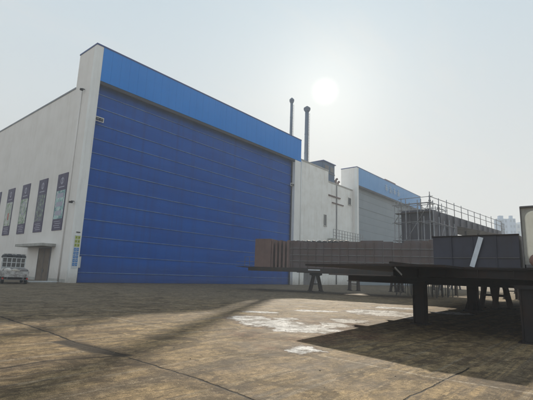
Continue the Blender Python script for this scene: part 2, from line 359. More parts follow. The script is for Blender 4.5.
# ------------------------------------------------------------------ big sliding-door halls
YF = 44.34; TOP = 28.0; FB = 23.6
def make_hall(name, x0, x1, label, fmat, doormat, railmat, pil_w=0.85, right_w=1.9, depth=60, backtop=23.4, bulge=1.0):
    t = thing(name, (x0, YF, 0), label, 'building')
    w = MB()
    w.box(x0, x0+0.45, YF+0.6, YF+4.3, 0, TOP-0.12)                  # portal cheek
    w.box(x0, x0+0.4, YF+4.302, YF+depth, 0, backtop)                # long side wall
    w.box(x1-0.45, x1, YF+0.6, YF+4.3, 0, TOP-0.12)
    w.box(x1-0.4, x1, YF+4.302, YF+depth, 0, backtop)
    w.box(x0+0.402, x1-0.402, YF+depth-0.4, YF+depth, 0, backtop)
    w.box(x0+0.46, x1-0.46, YF+3.9, YF+4.28, FB, TOP-0.12)
    w.build('wall', WHITE_SIDE, t)
    r = MB(); r.box(x0-0.06, x1+0.06, YF+4.31, YF+depth+0.05, backtop+0.004, backtop+0.22)
    r.build('roof', ROOF, t)
    q = MB(); q.box(x0-0.05, x1+0.05, YF-0.06, YF+4.36, TOP-0.1, TOP+0.08)
    q.build('roof_trim', TRIM, t)
    p = MB(); p.box(x0-0.003, x0+pil_w, YF, YF+0.595, 0, TOP-0.105); p.build('portal_pillar', WHITE_PANEL, t)
    p = MB(); p.box(x1-right_w, x1+0.003, YF, YF+0.595, 0, FB-0.05); p.build('portal_pillar', WHITE_PANEL, t)
    f = MB(); xa, xb = x0+pil_w+0.005, x1+0.01
    n = int((xb-xa)/1.2); s = (xb-xa)/n
    for i in range(n): f.box(xa+i*s+0.006, xa+(i+1)*s-0.006, YF-0.02-0.003*(i % 2), YF+0.5, FB, TOP-0.106)
    f.build('fascia', fmat, t)
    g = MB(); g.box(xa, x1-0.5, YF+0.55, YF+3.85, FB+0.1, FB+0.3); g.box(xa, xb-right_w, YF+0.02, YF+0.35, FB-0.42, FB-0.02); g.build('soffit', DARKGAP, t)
    # vertical lift fabric door: stacked panels between stiffening rails
    dx0, dx1 = x0+pil_w-0.1, x1-right_w+0.1; yd = YF+0.95
    zs = [0.0, 1.15, 3.1, 5.15, 7.15, 9.2, 11.1, 13.1, 15.0, 16.75, 18.55, 20.6, 22.3, FB+0.6]
    for k in range(len(zs)-1):
        m = MB(); z0, z1 = zs[k]+0.02, zs[k+1]-0.02; A = (0.055+random.uniform(-0.015, 0.02))*bulge; nx = 34; nz = 6
        i0 = len(m.v)
        ph = [random.uniform(0.6, 1.3) for _ in range(nx+1)]
        for i in range(nx+1):
            for j in range(nz+1):
                tt = j/nz; m.v.append(Vector((dx0+(dx1-dx0)*i/nx, yd-A*ph[i]*sin(pi*tt)**0.7, z0+(z1-z0)*tt)))
        for i in range(nx):
            for j in range(nz):
                a = i0+i*(nz+1)+j; m.f.append((a, a+nz+1, a+nz+2, a+1)); m.sm.append(True)
        m.box(dx0, dx1, yd+0.05, yd+0.12, z0, z1)
        m.build('door_panel', doormat, t)
        if 0 < k and (bulge > 0.5 or k % 5 == 0):
            rr = MB(); rr.box(dx0, dx1, yd-0.10, yd+0.02, zs[k]-0.026, zs[k]+0.026); rr.build('door_rail', railmat, t)
    for gx in (dx0, dx1-0.25):
        s = MB(); s.box(gx, gx+0.25, YF+0.6, YF+0.75, 0, FB); s.build('door_guide', DARKGAP, t)
    return t
hall = make_hall('assembly_hall', 20.1, 62.3, 'largest hall with deep blue fascia and tall closed blue sectional door', FASCIA, DOORFAB, RAIL)
GREYRAIL = weathered('grey_rail', (0.10, 0.15, 0.20), (0.08, 0.11, 0.15), 0.4, 0.3)
hall2 = make_hall('assembly_hall', 85.5, 128.6, 'farther hall with haze-paled blue fascia, small pale characters and closed grey door', FASCIA2, GREYDOOR, GREYDOOR, bulge=0.25)

# extras of the first hall
HX = 20.1
def flood(x, z, parent):
    a = MB(); a.box(x, x+1.1, YF+0.30, YF+0.42, z-0.28, z-0.20); a.box(x, x+1.1, YF+0.30, YF+0.42, z+0.20, z+0.28)
    a.box(x+1.02, x+1.1, YF+0.31, YF+0.41, z-0.198, z+0.198); a.box(x, x+0.06, YF+0.31, YF+0.41, z-0.198, z+0.198)
    o = a.build('lamp_bracket', CREAM, parent)
    b = MB(); b.box(x+0.10, x+0.45, YF+0.12, YF+0.40, z-0.14, z+0.14); b.box(x+0.58, x+0.94, YF+0.12, YF+0.40, z-0.14, z+0.14)
    b.build('lamp_head', GLASS, o)
flood(21.0, 19.0, hall); flood(59.6, 18.6, hall)
b = MB(); b.box(HX-0.07, HX+0.02, 49.7, 52.95, 0, 3.75); d = b.build('side_door', BROWNDOOR, hall)
b = MB()
for y in (49.6, 52.95): b.box(HX-0.10, HX+0.01, y, y+0.1, 0, 3.86)
b.box(HX-0.10, HX+0.01, 49.702, 52.948, 3.76, 3.86); b.box(HX-0.095, HX-0.02, 51.28, 51.34, 0, 3.74); b.build('door_frame', STEEL, d)
b = MB(); b.box(HX-0.14, HX-0.08, 51.05, 51.10, 1.0, 1.35); b.build('door_handle', GALV, d)
b = MB(); b.box(HX-1.5, HX-0.002, 48.6, 56.8, 3.95, 4.25); b.build('entrance_canopy', CONC, hall)
b = MB(); b.box(HX-0.02, HX-0.002, 45.2, 103, 0, 0.35); b.build('plinth', CONC, hall)
for y, z in ((46.2, 22.6), (45.3, 8.9)):
    b = MB(); b.box(HX-0.35, HX-0.002, y-0.05, y+0.05, z, z+0.08); b.box(HX-0.55, HX-0.2, y-0.12, y+0.12, z-0.2, z+0.0); b.build('security_camera', TARP, hall)
b = MB()
b.tube((HX-0.09, 46.75, 0.1), (HX-0.09, 46.75, 23.0), 0.07, n=8); b.build('downpipe', WHITE_SIDE, hall)
b = MB()
for i in range(18): b.box(HX-0.05-0.002*(i%2), HX+0.45, 48.8+i*3.0, 48.8+i*3.0+2.994, 23.405, 23.62+0.001*(i%2))
b.build('eaves_flashing', TRIM, hall)
for x in (50.5, 52.0):
    b = MB(); b.tube((x, YF+2, TOP+0.08), (x, YF+2, TOP+0.6), 0.25, n=10); b.blob((x, YF+2, TOP+0.75), 0.42, 0.42, 0.3); b.build('roof_vent', STEEL, hall)

# pillar sign, small box
sg = thing('notice_sign', (20.5, YF-0.04, 1.8), 'vertical notice sign of lime and blue tiles on the white pillar', 'sign')
b = MB(); b.box(20.20, 20.84, YF-0.035, YF-0.004, 1.55, 5.15); b.build('back_board', SWHITE, sg)
for r in range(3):
    for c_ in range(2):
        b = MB(); x = 20.25+c_*0.30; z = 4.72-r*0.42; b.box(x, x+0.25, YF-0.05, YF-0.037, z, z+0.34); b.build('lime_tile', YGREEN, sg)
        m = MB(); m.box(x+0.08, x+0.17, YF-0.056, YF-0.0505, z+0.12, z+0.22); m.build('tile_mark', TARP, bpy.data.objects[-1] if False else sg)
for r in range(5):
    for c_ in range(2):
        b = MB(); x = 20.25+c_*0.30; z = 3.42-r*0.40; b.box(x, x+0.25, YF-0.05, YF-0.037, z, z+0.33); b.build('blue_tile', SBLUE, sg)
        m = MB(); m.box(x+0.05, x+0.20, YF-0.056, YF-0.0505, z+0.15, z+0.19); m.build('tile_mark', SWHITE, sg)
b = MB(); b.box(20.3, 20.72, YF-0.05, YF-0.004, 5.42, 5.52); tag(b.build('name_plate', TARP, base=(20.5, YF, 5.4)), 'small dark plate above the tiled notice sign on the pillar', 'sign')
t = thing('switch_box', (21.2, YF+0.4, 1.6), 'small pale grey switch box at the left edge of the blue door', 'switch box')
b = MB(); b.box(21.0, 21.32, YF+0.25, YF+0.55, 1.6, 2.9); b.build('case', CONC, t, bevel=0.02)
b = MB(); b.box(21.04, 21.28, YF+0.235, YF+0.248, 1.68, 2.8); b.build('lid', SWHITE, t)
b = MB(); b.tube((21.16, YF+0.42, 0.0), (21.16, YF+0.42, 1.6), 0.03, n=8); b.build('conduit', GALV, t)

# banners along the side wall
pics = [((0.35,0.55,0.55),(0.10,0.25,0.28),(0.55,0.62,0.60)), ((0.10,0.11,0.16),(0.05,0.05,0.07),(0.22,0.30,0.22)),
        ((0.45,0.50,0.45),(0.12,0.22,0.12),(0.50,0.52,0.50)), ((0.52,0.54,0.54),(0.35,0.40,0.36),(0.20,0.28,0.14)), ((0.10,0.11,0.15),(0.05,0.05,0.08),(0.3,0.3,0.3))]
labs = ['tall banner nearest the hall corner, teal picture between dark purple ends', 'tall banner second from the hall corner, mostly dark picture',
        'tall banner with a pale circular picture over green, third from the hall corner', 'tall banner with a whitish picture and a small red figure, fourth from the hall corner',
        'tall dark banner cut off by the left edge of the photo']
for i in range(5):
    ya = 47.62+i*5.62; yb = ya+2.62; z0, z1 = 5.83, 12.63
    t = thing('wall_banner', (HX-0.05, (ya+yb)/2, z0), labs[i], 'banner', 'tall banners on the white side wall')
    b = MB(); b.box(HX-0.07, HX-0.004, ya, yb, z0, z1); b.build('panel', PURPLE, t)
    b = MB(); b.box(HX-0.076, HX-0.0705, ya+0.12, yb-0.12, z0+1.35, z0+4.75); b.build('picture', poster_picture('banner_picture', *pics[i], i*7.3), t)
    b = MB()                                                     # the pale emblem and lines of small print
    ym = (ya+yb)/2
    for k in range(8):
        a0 = 2*pi*k/8; a1 = 2*pi*(k+1)/8
        b.bar((HX-0.078, ym+0.42*cos(a0), 11.75+0.36*sin(a0)), (HX-0.078, ym+0.42*cos(a1), 11.75+0.36*sin(a1)), 0.012, 0.10)
    b.box(HX-0.082, HX-0.0705, ym-0.10, ym+0.10, 11.3, 12.2)
    b.box(HX-0.081, HX-0.0705, ya+0.55, yb-0.55, 10.95, 11.06); b.build('emblem', LILAC, t)
    b = MB()
    for k in range(4): b.box(HX-0.081, HX-0.0705, ya+0.4+0.2*(k % 2), yb-0.4-0.3*((k+1) % 2), z0+0.28+k*0.24, z0+0.35+k*0.24)
    b.build('small_print', LILAC, t)
    if i == 2:
        b = MB()
        for k in range(14):
            a0 = 2*pi*k/14; a1 = 2*pi*(k+1)/14
            b.bar((HX-0.083, ym+0.75*cos(a0), 9.3+0.85*sin(a0)), (HX-0.083, ym+0.75*cos(a1), 9.3+0.85*sin(a1)), 0.012, 0.16)
        b.build('pale_ring', LILAC, t)
    if i == 3:
        b = MB(); b.box(HX-0.082, HX-0.0765, ym-0.35, ym+0.05, 8.0, 9.0); b.build('red_figure', RED, t)
    if i == 0:
        b = MB()
        for k in range(3): b.box(HX-0.082, HX-0.0765, ya+0.5, yb-0.4, 7.6+k*1.05, 8.15+k*1.05)
        b.build('picture_block', LILAC, t)

# characters on the far hall's fascia (built of strokes)
t = thing('rooftop_sign', (100, YF-0.1, 24.6), 'row of four small pale characters on the farther hall fascia', 'sign')
random.seed(3)
for i in range(4):
    x = 101.3+i*2.75; z = 25.0; b = MB(); y = YF-0.08; w = 1.6; h = 1.7
    hs = [(0.95, 0.1, 0.9), (0.62, 0.0, 1.0), (0.30, 0.12, 0.88), (0.04, 0.05, 0.95)][: 3+(i % 2)]
    for hz, a0, a1 in hs: b.bar((x+w*a0, y, z+h*hz), (x+w*a1, y, z+h*hz), 0.08, 0.12)
    b.bar((x+w*0.5, y-0.09, z-0.1), (x+w*0.5, y-0.09, z+h*1.08), 0.17, 0.08)
    if i != 1: b.bar((x+w*0.15, y-0.17, z+h*0.62), (x+w*0.15, y-0.17, z+h*0.1), 0.17, 0.06); b.bar((x+w*0.88, y-0.17, z+h*0.62), (x+w*0.88, y-0.17, z+h*0.1), 0.17, 0.06)
    else: b.bar((x+w*0.5, y-0.17, z+h*0.6), (x, y-0.17, z), 0.16, 0.06); b.bar((x+w*0.5, y-0.25, z+h*0.6), (x+w, y-0.25, z), 0.16, 0.06)
    b.build('character', FACE, t)
b = MB(); b.box(102.5, 109.5, YF+0.3, YF+1.2, TOP+0.085, TOP+0.55); b.build('roof_ridge_box', REDPRIMER, hall2)

# ------------------------------------------------------------------ middle building
mb = thing('service_building', (62.4, 44.9, 0), 'weathered white block between the two blue halls with balcony', 'building')
b = MB(); b.box(62.33, 73.2, 44.75, 58, 0, 24.3); b.build('wall', WHITE, mb)
b = MB(); b.box(73.21, 85.45, 45.55, 58, 0, 22.3); b.build('wall', WHITE, mb)
b = MB(); b.box(62.3, 73.28, 44.68, 44.745, 24.1, 24.42); b.box(73.29, 85.44, 45.48, 45.545, 22.1, 22.42); b.build('coping', CONC, mb)
for x, z, w, h, y in ((71.5, 12.2, 0.9, 2.2, 44.75), (83.4, 18.6, 1.2, 1.5, 45.55)):
    b = MB(); b.box(x, x+w, y-0.02, y+0.0-0.003, z, z+h); pn = b.build('window', GLASS, mb)
    f = MB(); f.box(x-0.1, x, y-0.07, y-0.003, z-0.1, z+h+0.1); f.box(x+w, x+w+0.1, y-0.07, y-0.003, z-0.1, z+h+0.1)
    f.box(x+0.001, x+w-0.001, y-0.07, y-0.003, z+h, z+h+0.1); f.box(x-0.15, x+w+0.15, y-0.16, y-0.003, z-0.2, z-0.101); f.build('window_frame', CONC, pn)
b = MB(); b.box(73.0, 86.6, 43.3, 45.54, 9.15, 9.6); bal = b.build('balcony', CONC, mb)
b = MB()
for i in range(12): x = 73.1+i*1.21; b.bar((x, 43.4, 9.605), (x, 43.4, 11.5), 0.09)
for z in (10.2, 10.8, 11.5): b.bar((73.1, 43.4, z), (86.5, 43.4, z+0.001), 0.08)
b.build('railing', GALV, bal)
for x, z1 in ((62.9, 24.0), (73.6, 22.0), (77.9, 22.0)):
    y = 44.6 if x < 73 else 45.4
    b = MB(); b.tube((x, y, 0.1), (x, y, z1), 0.10, n=8); b.build('downpipe', STEEL if x > 73 else WHITE_PANEL, mb)
b = MB(); b.box(74.2, 79.5, 45.30, 45.54, 19.1, 19.35); b.box(76.0, 81.0, 45.33, 45.54, 17.7, 17.9); b.build('cable_tray', REDPRIMER, mb)
b = MB(); b.box(64.5, 69.0, 44.70, 44.745, 0.0, 3.4); b.build('shutter', STEEL, mb)
# roof plant
t = thing('rooftop_unit', (73, 48, 24.3), 'dark blue boxy housing standing on the middle building roof', 'rooftop unit')
SLATE = weathered('slate_blue_sheet', (0.06, 0.12, 0.22), (0.05, 0.08, 0.13), 0.4, 0.5)
b = MB(); b.box(73.32, 78.2, 46.2, 50.2, 22.31, 26.75); b.build('housing', SLATE, t)
b = MB(); b.prism([(70.4,46.3,24.31,25.9),(73.3,46.3,24.31,26.6),(73.3,50,24.31,26.9),(70.4,50,24.31,26.2)], 0, 0); b.build('side_duct', SLATE, t)
b = MB(); b.box(73.1, 78.45, 45.95, 50.45, 26.76, 26.95); b.build('cover', TRIM, t)
b = MB(); b.box(73.25, 78.25, 46.1, 46.19, 24.4, 24.6)
b.build('band', STEEL, t)
for x in (74.0, 76.2):
    b = MB(); b.box(x, x+1.6, 46.12, 46.19, 24.9, 26.1); b.build('louvre', STEEL, t)
t = thing('pipe_cluster', (79.5, 46.5, 22.3), 'small rusty pipe stubs on the roof beside the farther hall', 'pipes')
for i, (x, h) in enumerate(((79.0, 0.9), (79.9, 1.6), (80.8, 1.1))):
    b = MB(); b.tube((x, 46.8, 22.3), (x, 46.8, 22.3+h), 0.22, n=10); b.tube((x, 46.8, 22.3+h), (x, 46.4, 22.5+h), 0.26, n=10); b.build('pipe', REDPRIMER, t)
# chimneys
def chimney(x, y, z0, z1, r, label, taper=1.0):
    t = thing('chimney', (x, y, z0), label, 'chimney')
    b = MB(); b.tube((x, y, z0), (x, y, z1-1.0), r*taper, r, n=20); b.build('shaft', CHIM, t)
    b = MB(); k = z0+3
    while k < z1-3: b.tube((x, y, k), (x, y, k+0.12), r*1.14, n=20); k += 4.2
    b.build('flange', CHIM, t)
    b = MB(); b.tube((x, y, z1-1.25), (x, y, z1-0.75), r*1.0, r*1.75, n=20); b.tube((x, y, z1-0.749), (x, y, z1-0.35), r*1.75, n=20); b.tube((x, y, z1-0.349), (x, y, z1+0.1), r*1.75, r*0.35, n=20); b.build('rain_cap', CHIM, t)
    b = MB()
    for dx in (-0.18, 0.18): b.bar((x+dx, y-r-0.18, z0), (x+dx, y-r-0.18, z1-1.6), 0.04)
    k = z0
    while k < z1-2: b.bar((x-0.18, y-r-0.18, k+0.3), (x+0.18, y-r-0.18, k+0.3), 0.03); k += 0.6
    b.build('ladder', STEEL, t)
chimney(67.0, 50.5, 24.3, 40.3, 0.30, 'thinner left steel chimney rising behind the big blue fascia', 1.1)
chimney(68.2, 47.2, 24.3, 37.9, 0.42, 'thicker right steel chimney standing on the middle building roof', 1.08)

# ------------------------------------------------------------------ trestles (A-shaped stands)
def make_trestle(label):
    t = thing('steel_trestle', (0, 0, 0), label, 'trestle', 'A-shaped stands under the steel blocks', local=True)
    for sx in (-1, 1):
        for sy in (-1, 1):
            b = MB(); b.bar((sx*0.62, sy*0.55, 0.06), (sx*0.24, sy*0.5, 1.74), 0.24, 0.24); b.build('leg', DARKBROWN, t)
            b = MB(); b.box(sx*0.62-0.2, sx*0.62+0.2, sy*0.55-0.2, sy*0.55+0.2, 0, 0.058); b.build('foot_plate', BLACKST, t)
    b = MB(); b.box(-0.62, 0.62, -0.62, 0.62, 1.76, 1.98); b.box(-0.45, 0.45, -0.58, 0.58, 1.70, 1.758); b.build('head_beam', BLACKST, t)
    b = MB()
    for sy in (-1, 1): b.bar((-0.46, sy*0.53, 0.8), (0.46, sy*0.53, 0.8), 0.10)
    b.bar((0.44, -0.5, 0.85), (0.44, 0.5, 0.85), 0.1); b.bar((-0.44, -0.5, 0.85), (-0.44, 0.5, 0.85), 0.1); b.build('cross_brace', DARKBROWN, t)
    return t
TR = make_trestle('steel trestle under the left end of the long hull panel')

# ------------------------------------------------------------------ mid-distance long hull section
A = at_depth(243, 42); B = at_depth(430, 35); u = (B-A).normalized(); v = Vector((-u.y, u.x, 0)); L = (B-A).length
rz = math.atan2(u.y, u.x)
def lp(s, d, z): return A + u*s + v*d + Vector((0, 0, z))
hb = thing('hull_section', tuple(A), 'long grey-brown ribbed hull section on stands in front of the blue door', 'hull section', local=True, rz=rz)
zb = 2.30
b = MB(); b.box(0, L, -0.1, 6, zb, zb+0.10); b.build('deck_plate', BLACKST, hb)
b = MB(); b.box(0.6, L+1, -0.12, 0.08, zb-0.32, zb-0.003); b.box(5, L+1, 2.6, 2.85, zb-0.34, zb-0.003); b.box(5, L+1, 5.4, 5.6, zb-0.34, zb-0.003)
for i in range(14): b.box(1.5+i*1.7, 1.62+i*1.7, 0.082, 5.39, zb-0.20, zb-0.004)
b.build('deck_beam', BLACKST, hb)
b = MB(); b.box(1.25, 3.05, 0.0, 3.4, zb+0.105, 5.28); b.build('end_bulkhead', REDPRIMER, hb)
sEnd = 5.0
for i in range(5):
    b = MB(); s = 3.16+i*0.42; b.box(s, s+0.09, 0.15, 3.2, zb+0.104, 5.15-0.1*(i%2)); b.box(s-0.06, s+0.15, 0.02, 0.148, zb+0.104, 5.1-0.1*(i%2)); b.build('rib', REDPRIMER, hb)
b = MB(); b.box(3.1, sEnd+0.3, 3.25, 3.33, zb+0.104, 4.3); b.build('inner_plate', PRIMER, hb)
# long side plating, in plates with an uneven top edge
random.seed(11)
s = sEnd+0.1; k = 0
while s < L+0.5:
    w = random.choice((0.9, 1.4, 2.1)); top = 4.95+random.uniform(-0.16, 0.14) + 0.10*(s/L)
    b = MB(); b.box(s+0.006, s+w-0.006, 0.20+0.012*(k % 2), 0.25, zb+0.104, top); b.build('side_plate', PRIMER, hb)
    s += w; k += 1
b = MB()
for z in (3.05, 3.65, 4.3): b.box(sEnd+0.1, L+0.5, 0.10, 0.195, z, z+0.06)
b.build('stringer', STEEL, hb)
b = MB(); s = sEnd+0.3
while s < L+0.4: b.box(s, s+0.05, 0.06, 0.19, zb+0.11, 4.9); s += 0.8
b.build('frame_rib', PRIMER, hb)
b = MB(); s = sEnd+0.2
while s < 11: b.blob(tuple((s, 0.7, 4.95)), 0.28, 0.3, 0.22, jit=0.15); s += 0.55
b.build('cable_bundle', TARP, hb)
b = MB()
for i in range(7): b.bar((-0.9+i*0.0, 0.1, zb+0.6+i*0.0), (1.2, 0.1, zb+0.6), 0.03) if i == 0 else None
for z in (zb+0.6, zb+1.1): b.bar((0.1, 0.0, z), (1.24, 0.0, z), 0.035)
for x in (0.12, 0.68): b.bar((x, 0.0, zb+0.105), (x, 0.0, zb+1.12), 0.035)
b.build('guard_rail', STEEL, hb)
b = MB(); b.prism([(-0.9, -0.1, zb+0.06, zb+0.09), (-0.003, -0.1, zb, zb+0.1), (-0.003, 3, zb, zb+0.1), (-0.9, 3, zb+0.06, zb+0.09)], 0, 0); b.build('end_flap', BLACKST, hb)
b = MB(); b.box(9.2, L+0.3, -0.32, -0.14, zb-0.48, zb-0.33); b.build('lower_pipe', DARKBROWN, hb)
PALE = [(8.0, 0.5, 'pale')]
b = MB(); b.box(7.1, 8.3, -0.15, -0.122, zb-0.12, zb-0.02); b.build('pale_marker_strip', PALESTRIP, hb)
TR.location = tuple(gnd(315.5, 291.2)); TR.rotation_euler = (0, 0, radians(-48))
T = [(354, 290.6, 38, 'steel trestle in front of the middle building, under the long hull section'),
     (397, 292, 55, 'steel trestle just left of the thick near post, beneath the long hull section'),
     (496, 308.5, -35, 'A-shaped trestle seen between the two nearest dark posts, largest of the stands'),
     (512, 299.5, 20, 'smaller trestle behind the largest A-shaped stand, near the right edge'),
     (437, 290, 25, 'distant trestle seen between the two thick posts, close to the left one'),
     (456, 289.5, 60, 'distant trestle seen between the two thick posts, close to the right one'),
     (521, 294, 45, 'trestle partly hidden by the cabinet-side post at the right edge')]
for x, y, a, lab in T: dup(TR, tuple(gnd(x, y)), radians(a), lab)

# ------------------------------------------------------------------ near steel deck on posts
nd = thing('steel_deck', (13.5, 4.9, 0), 'black steel deck carried on thick posts in the right foreground', 'steel deck')
b = MB(); zt = 2.05
b.prism([(13.5,4.9),(13.5,-4),(42,-4),(42,9.8),(24,9.3),(13.5,8.5)], zt-0.05, zt); b.build('deck_plate', BLACKST, nd)
b = MB(); b.prism([(11.5,4.9),(11.6,3.4),(13.498,3.4),(13.498,8.5),(12.2,8.4)], zt-0.07, zt-0.01); b.build('outer_plate', BLACKST, nd)  # near corner drawn out to widen the shadow on the yard
b = MB(); b.ibeam((13.62, -4, zt-0.19), (13.62, 4.85, zt-0.19), 0.2, 0.27); b.ibeam((13.75, 4.98, zt-0.19), (42, 4.98, zt-0.19), 0.2, 0.27)
b.ibeam((13.75, 1.3, zt-0.19), (42, 1.3, zt-0.19), 0.2, 0.27); b.ibeam((15.75, 6.6, zt-0.19), (42, 6.6, zt-0.19), 0.2, 0.27)
b.build('edge_beam', BLACKST, nd)
b = MB()
for x in (15.75, 18.5, 21.5, 24.9, 28, 31, 34): b.ibeam((x, -3.8, zt-0.46), (x, 8.6 if x < 22 else 9.1, zt-0.46), 0.25, 0.26)
b.build('cross_beam', BLACKST, nd)
b = MB()
for i in range(9): b.bar((13.55+0.0, -3.6+i*0.95, zt-0.3), (13.55, -3.6+i*0.95, zt-0.07), 0.03)
b.build('stiffener', BLACKST, nd)
b = MB(); b.prism([(11.5,4.84,zt-0.075,zt-0.072),(12.35,4.84,zt-0.38,zt-0.072),(13.49,4.84,zt-0.38,zt-0.072),(13.49,4.88,zt-0.38,zt-0.072),(12.35,4.88,zt-0.38,zt-0.072),(11.5,4.88,zt-0.075,zt-0.072)], 0, 0)
b.build('chamfer_plate', BLACKST, nd)
b = MB(); b.bar((11.62, 4.815, zt-0.10), (12.12, 4.815, zt-0.30), 0.02, 0.045); b.build('painted_glint_strip', PALESTRIP, nd)  # pale strip painted in for the glint along the chamfer
b = MB(); b.prism([(11.5,4.9),(13.5,4.86),(13.5,4.9)], zt+0.002, zt+0.07); b.bar((11.5,4.93,zt+0.035),(13.5,4.93,zt+0.035),0.03,0.06); b.build('coaming', BLACKST, nd)
def post(x, y, w, label, foot=False, h=1.46):
    t = thing('support_post', (x, y, 0), label, 'post', 'thick posts under the near steel deck')
    b = MB(); b.box(x-w/2, x+w/2, y-w/2, y-w/2+0.05, 0.04, h); b.box(x-w/2, x+w/2, y+w/2-0.05, y+w/2, 0.04, h); b.box(x-w/2+0.03, x+w/2-0.03, y-w/2+0.052, y+w/2-0.052, 0.04, h)
    b.build('column', BLACKST, t, bevel=0.008)
    b = MB(); b.box(x-w*0.72, x+w*0.72, y-w*0.72, y+w*0.72, h+0.002, h+0.10); b.build('cap_plate', BLACKST, t)
    b = MB(); b.box(x-w*0.72, x+w*0.72, y-w*0.72, y+w*0.72, 0, 0.038); b.build('base_plate', BLACKST, t)
    if foot:
        b = MB(); k = w/2; b.prism([(x-k*1.9,y-k*1.9),(x+k*1.9,y-k*1.9),(x+k*1.9,y+k*1.9),(x-k*1.9,y+k*1.9)], 0.04, 0.12)
        for sx, sy in ((1,0),(-1,0),(0,1),(0,-1)):
            p0 = Vector((x+sx*k*1.01, y+sy*k*1.01, 0.121)); p1 = Vector((x+sx*k*1.85, y+sy*k*1.85, 0.121)); q = Vector((x+sx*k*1.01, y+sy*k*1.01, 0.7)); n = Vector((sy, sx, 0))*0.05
            i = len(b.v); b.v += [p0-n, p1-n, q-n, p0+n, p1+n, q+n]
            b.f += [(i,i+1,i+2),(i+5,i+4,i+3),(i,i+3,i+4,i+1),(i+1,i+4,i+5,i+2),(i+2,i+5,i+3,i)]; b.sm += [False]*5
        b.build('foot_gusset', BLACKST, t)
    return t
post(15.75, 5.57, 0.42, 'thick black post nearest the middle of the yard, tallest in view')
post(24.9, 5.9, 0.50, 'black post with a flared foot, between the two nearer posts', True)
post(13.7, 1.80, 0.42, 'black post at the right edge of the photo below the cream cabinet')
post(33.5, 1.5, 0.45, 'far dark post under the steel deck near the right edge, behind the A-shaped trestles')

# blue-grey hull block standing on the deck
hk = thing('hull_block', (15.5, 3, zt), 'low blue-grey plated block standing on the black steel deck', 'hull block')
b = MB(); ys = [4.40, 3.82, 3.2, 2.55, 1.95]
for i in range(4): 
    b = MB(); b.box(13.80+0.006*(i % 2), 13.84, ys[i+1]+0.004, ys[i]-0.004, zt+0.01, 3.02); b.build('shell_plate', BLUEGREY, hk)
b = MB(); b.box(13.85, 20.0, 4.36, 4.40, zt+0.01, 3.02); b.box(13.85, 20, 1.95, 1.99, zt+0.01, 3.02); b.box(20.01, 20.05, 1.95, 4.40, zt+0.01, 3.02); b.build('side_plate', BLUEGREY, hk)
b = MB(); b.box(13.76, 13.90, 1.94, 4.42, 3.022, 3.05); b.build('top_flange', BLACKST, hk)
for y in ys[1:-1]:
    b = MB(); b.box(13.765, 13.80, y-0.012, y+0.012, zt+0.01, 3.018); b.build('stiffener', BLUEGREY, hk)
b = MB(); b.box(13.77, 13.799, 1.97, 4.38, 2.34, 2.355); b.build('weld_line', STEEL, hk)
b = MB(); b.bar((13.72, 3.23, zt+0.02), (13.70, 2.93, 2.97), 0.03, 0.14)
pk = b.build('leaning_plank', PALESTRIP, base=(13.7, 3.2, zt+0.02)); tag(pk, 'pale plank leaning diagonally against the blue-grey block', 'plank')

# cream cabinet at the right edge
cb = thing('cream_cabinet', (13.7, 1.4, zt), 'tall cabinet with a rounded cream panel in a dark frame at the right edge', 'cabinet')
b = MB(); b.box(13.66, 14.5, 0.95, 1.01, zt+0.003, 3.84); b.box(13.70, 14.5, 1.84, 1.86, zt+0.003, 3.84); b.box(13.66, 14.5, 1.012, 1.838, 3.80, 3.84); b.box(13.66, 14.5, 1.012, 1.798, zt+0.003, zt+0.1)
b.build('frame', STEEL, cb)
b = MB(); b.box(13.74, 14.45, 1.012, 1.836, zt+0.102, 3.797); b.build('body', CONC, cb)
b = MB()
pts = []
y0, y1, z0, z1, rr = 1.07, 1.755, 2.20, 3.70, 0.22
for cy, cz, a0 in ((y1-rr, z1-rr, 0), (y0+rr, z1-rr, 90), (y0+rr, z0+rr, 180), (y1-rr, z0+rr, 270)):
    for k in range(7): a = radians(a0+k*15); pts.append((cy+rr*cos(a), cz+rr*sin(a)))
i = len(b.v); n = len(pts)
b.v += [Vector((13.735, p[0], p[1])) for p in pts] + [Vector((13.66, (p[0]-1.41)*0.88+1.41, (p[1]-2.95)*0.94+2.95)) for p in pts]
for k in range(n): j = (k+1) % n; b.f.append((i+k, i+j, i+n+j, i+n+k)); b.sm.append(True)
b.f.append(tuple(i+n+k for k in range(n))); b.sm.append(False)
b.build('rounded_panel', CREAM, cb)
b = MB(); b.blob((13.40, 1.45, 2.25), 0.16, 0.24, 0.20, jit=0.05); b.blob((13.42, 1.18, 2.22), 0.14, 0.2, 0.17, jit=0.05)
tag(b.build('canvas_bundle', BROWNRED, base=(13.4, 1.3, 2.07)), 'rounded reddish-brown bundle at the foot of the cream cabinet', 'bundle')
# ledge the bundle rests on
b = MB(); b.box(13.22, 13.499, 0.5, 1.75, zt-0.05, zt); b.build('side_ledge', BLACKST, nd)

# ------------------------------------------------------------------ tall block under scaffolding
P1 = at_depth(403, 43); P2 = at_depth(433, 41); P3 = at_depth(505, 57); P4 = P3 + (P1-P2)*1.6
zt2 = 9.0
tb = thing('tall_hull_block', tuple(P2), 'tall dark wedge-shaped hull block with scaffold railings along its top', 'hull block')
b = MB(); Pm = P2.lerp(P3, 0.30); Pn = P1.lerp(P4, 0.30)
b.prism([(P1.x,P1.y,2.2,zt2),(P2.x,P2.y,2.2,zt2),(Pm.x,Pm.y,2.2,zt2),(Pn.x,Pn.y,2.2,zt2)], 0, 0)
b.build('hull_body', BLUEGREY, tb)
b = MB(); e = (P3-P2).normalized()*0.01
b.prism([(Pn.x+e.x,Pn.y+e.y,7.95,zt2),(Pm.x+e.x,Pm.y+e.y,7.95,zt2),(P3.x,P3.y,8.5,zt2),(P4.x,P4.y,8.5,zt2)], 0, 0)
b.build('overhang', BLUEGREY, tb)
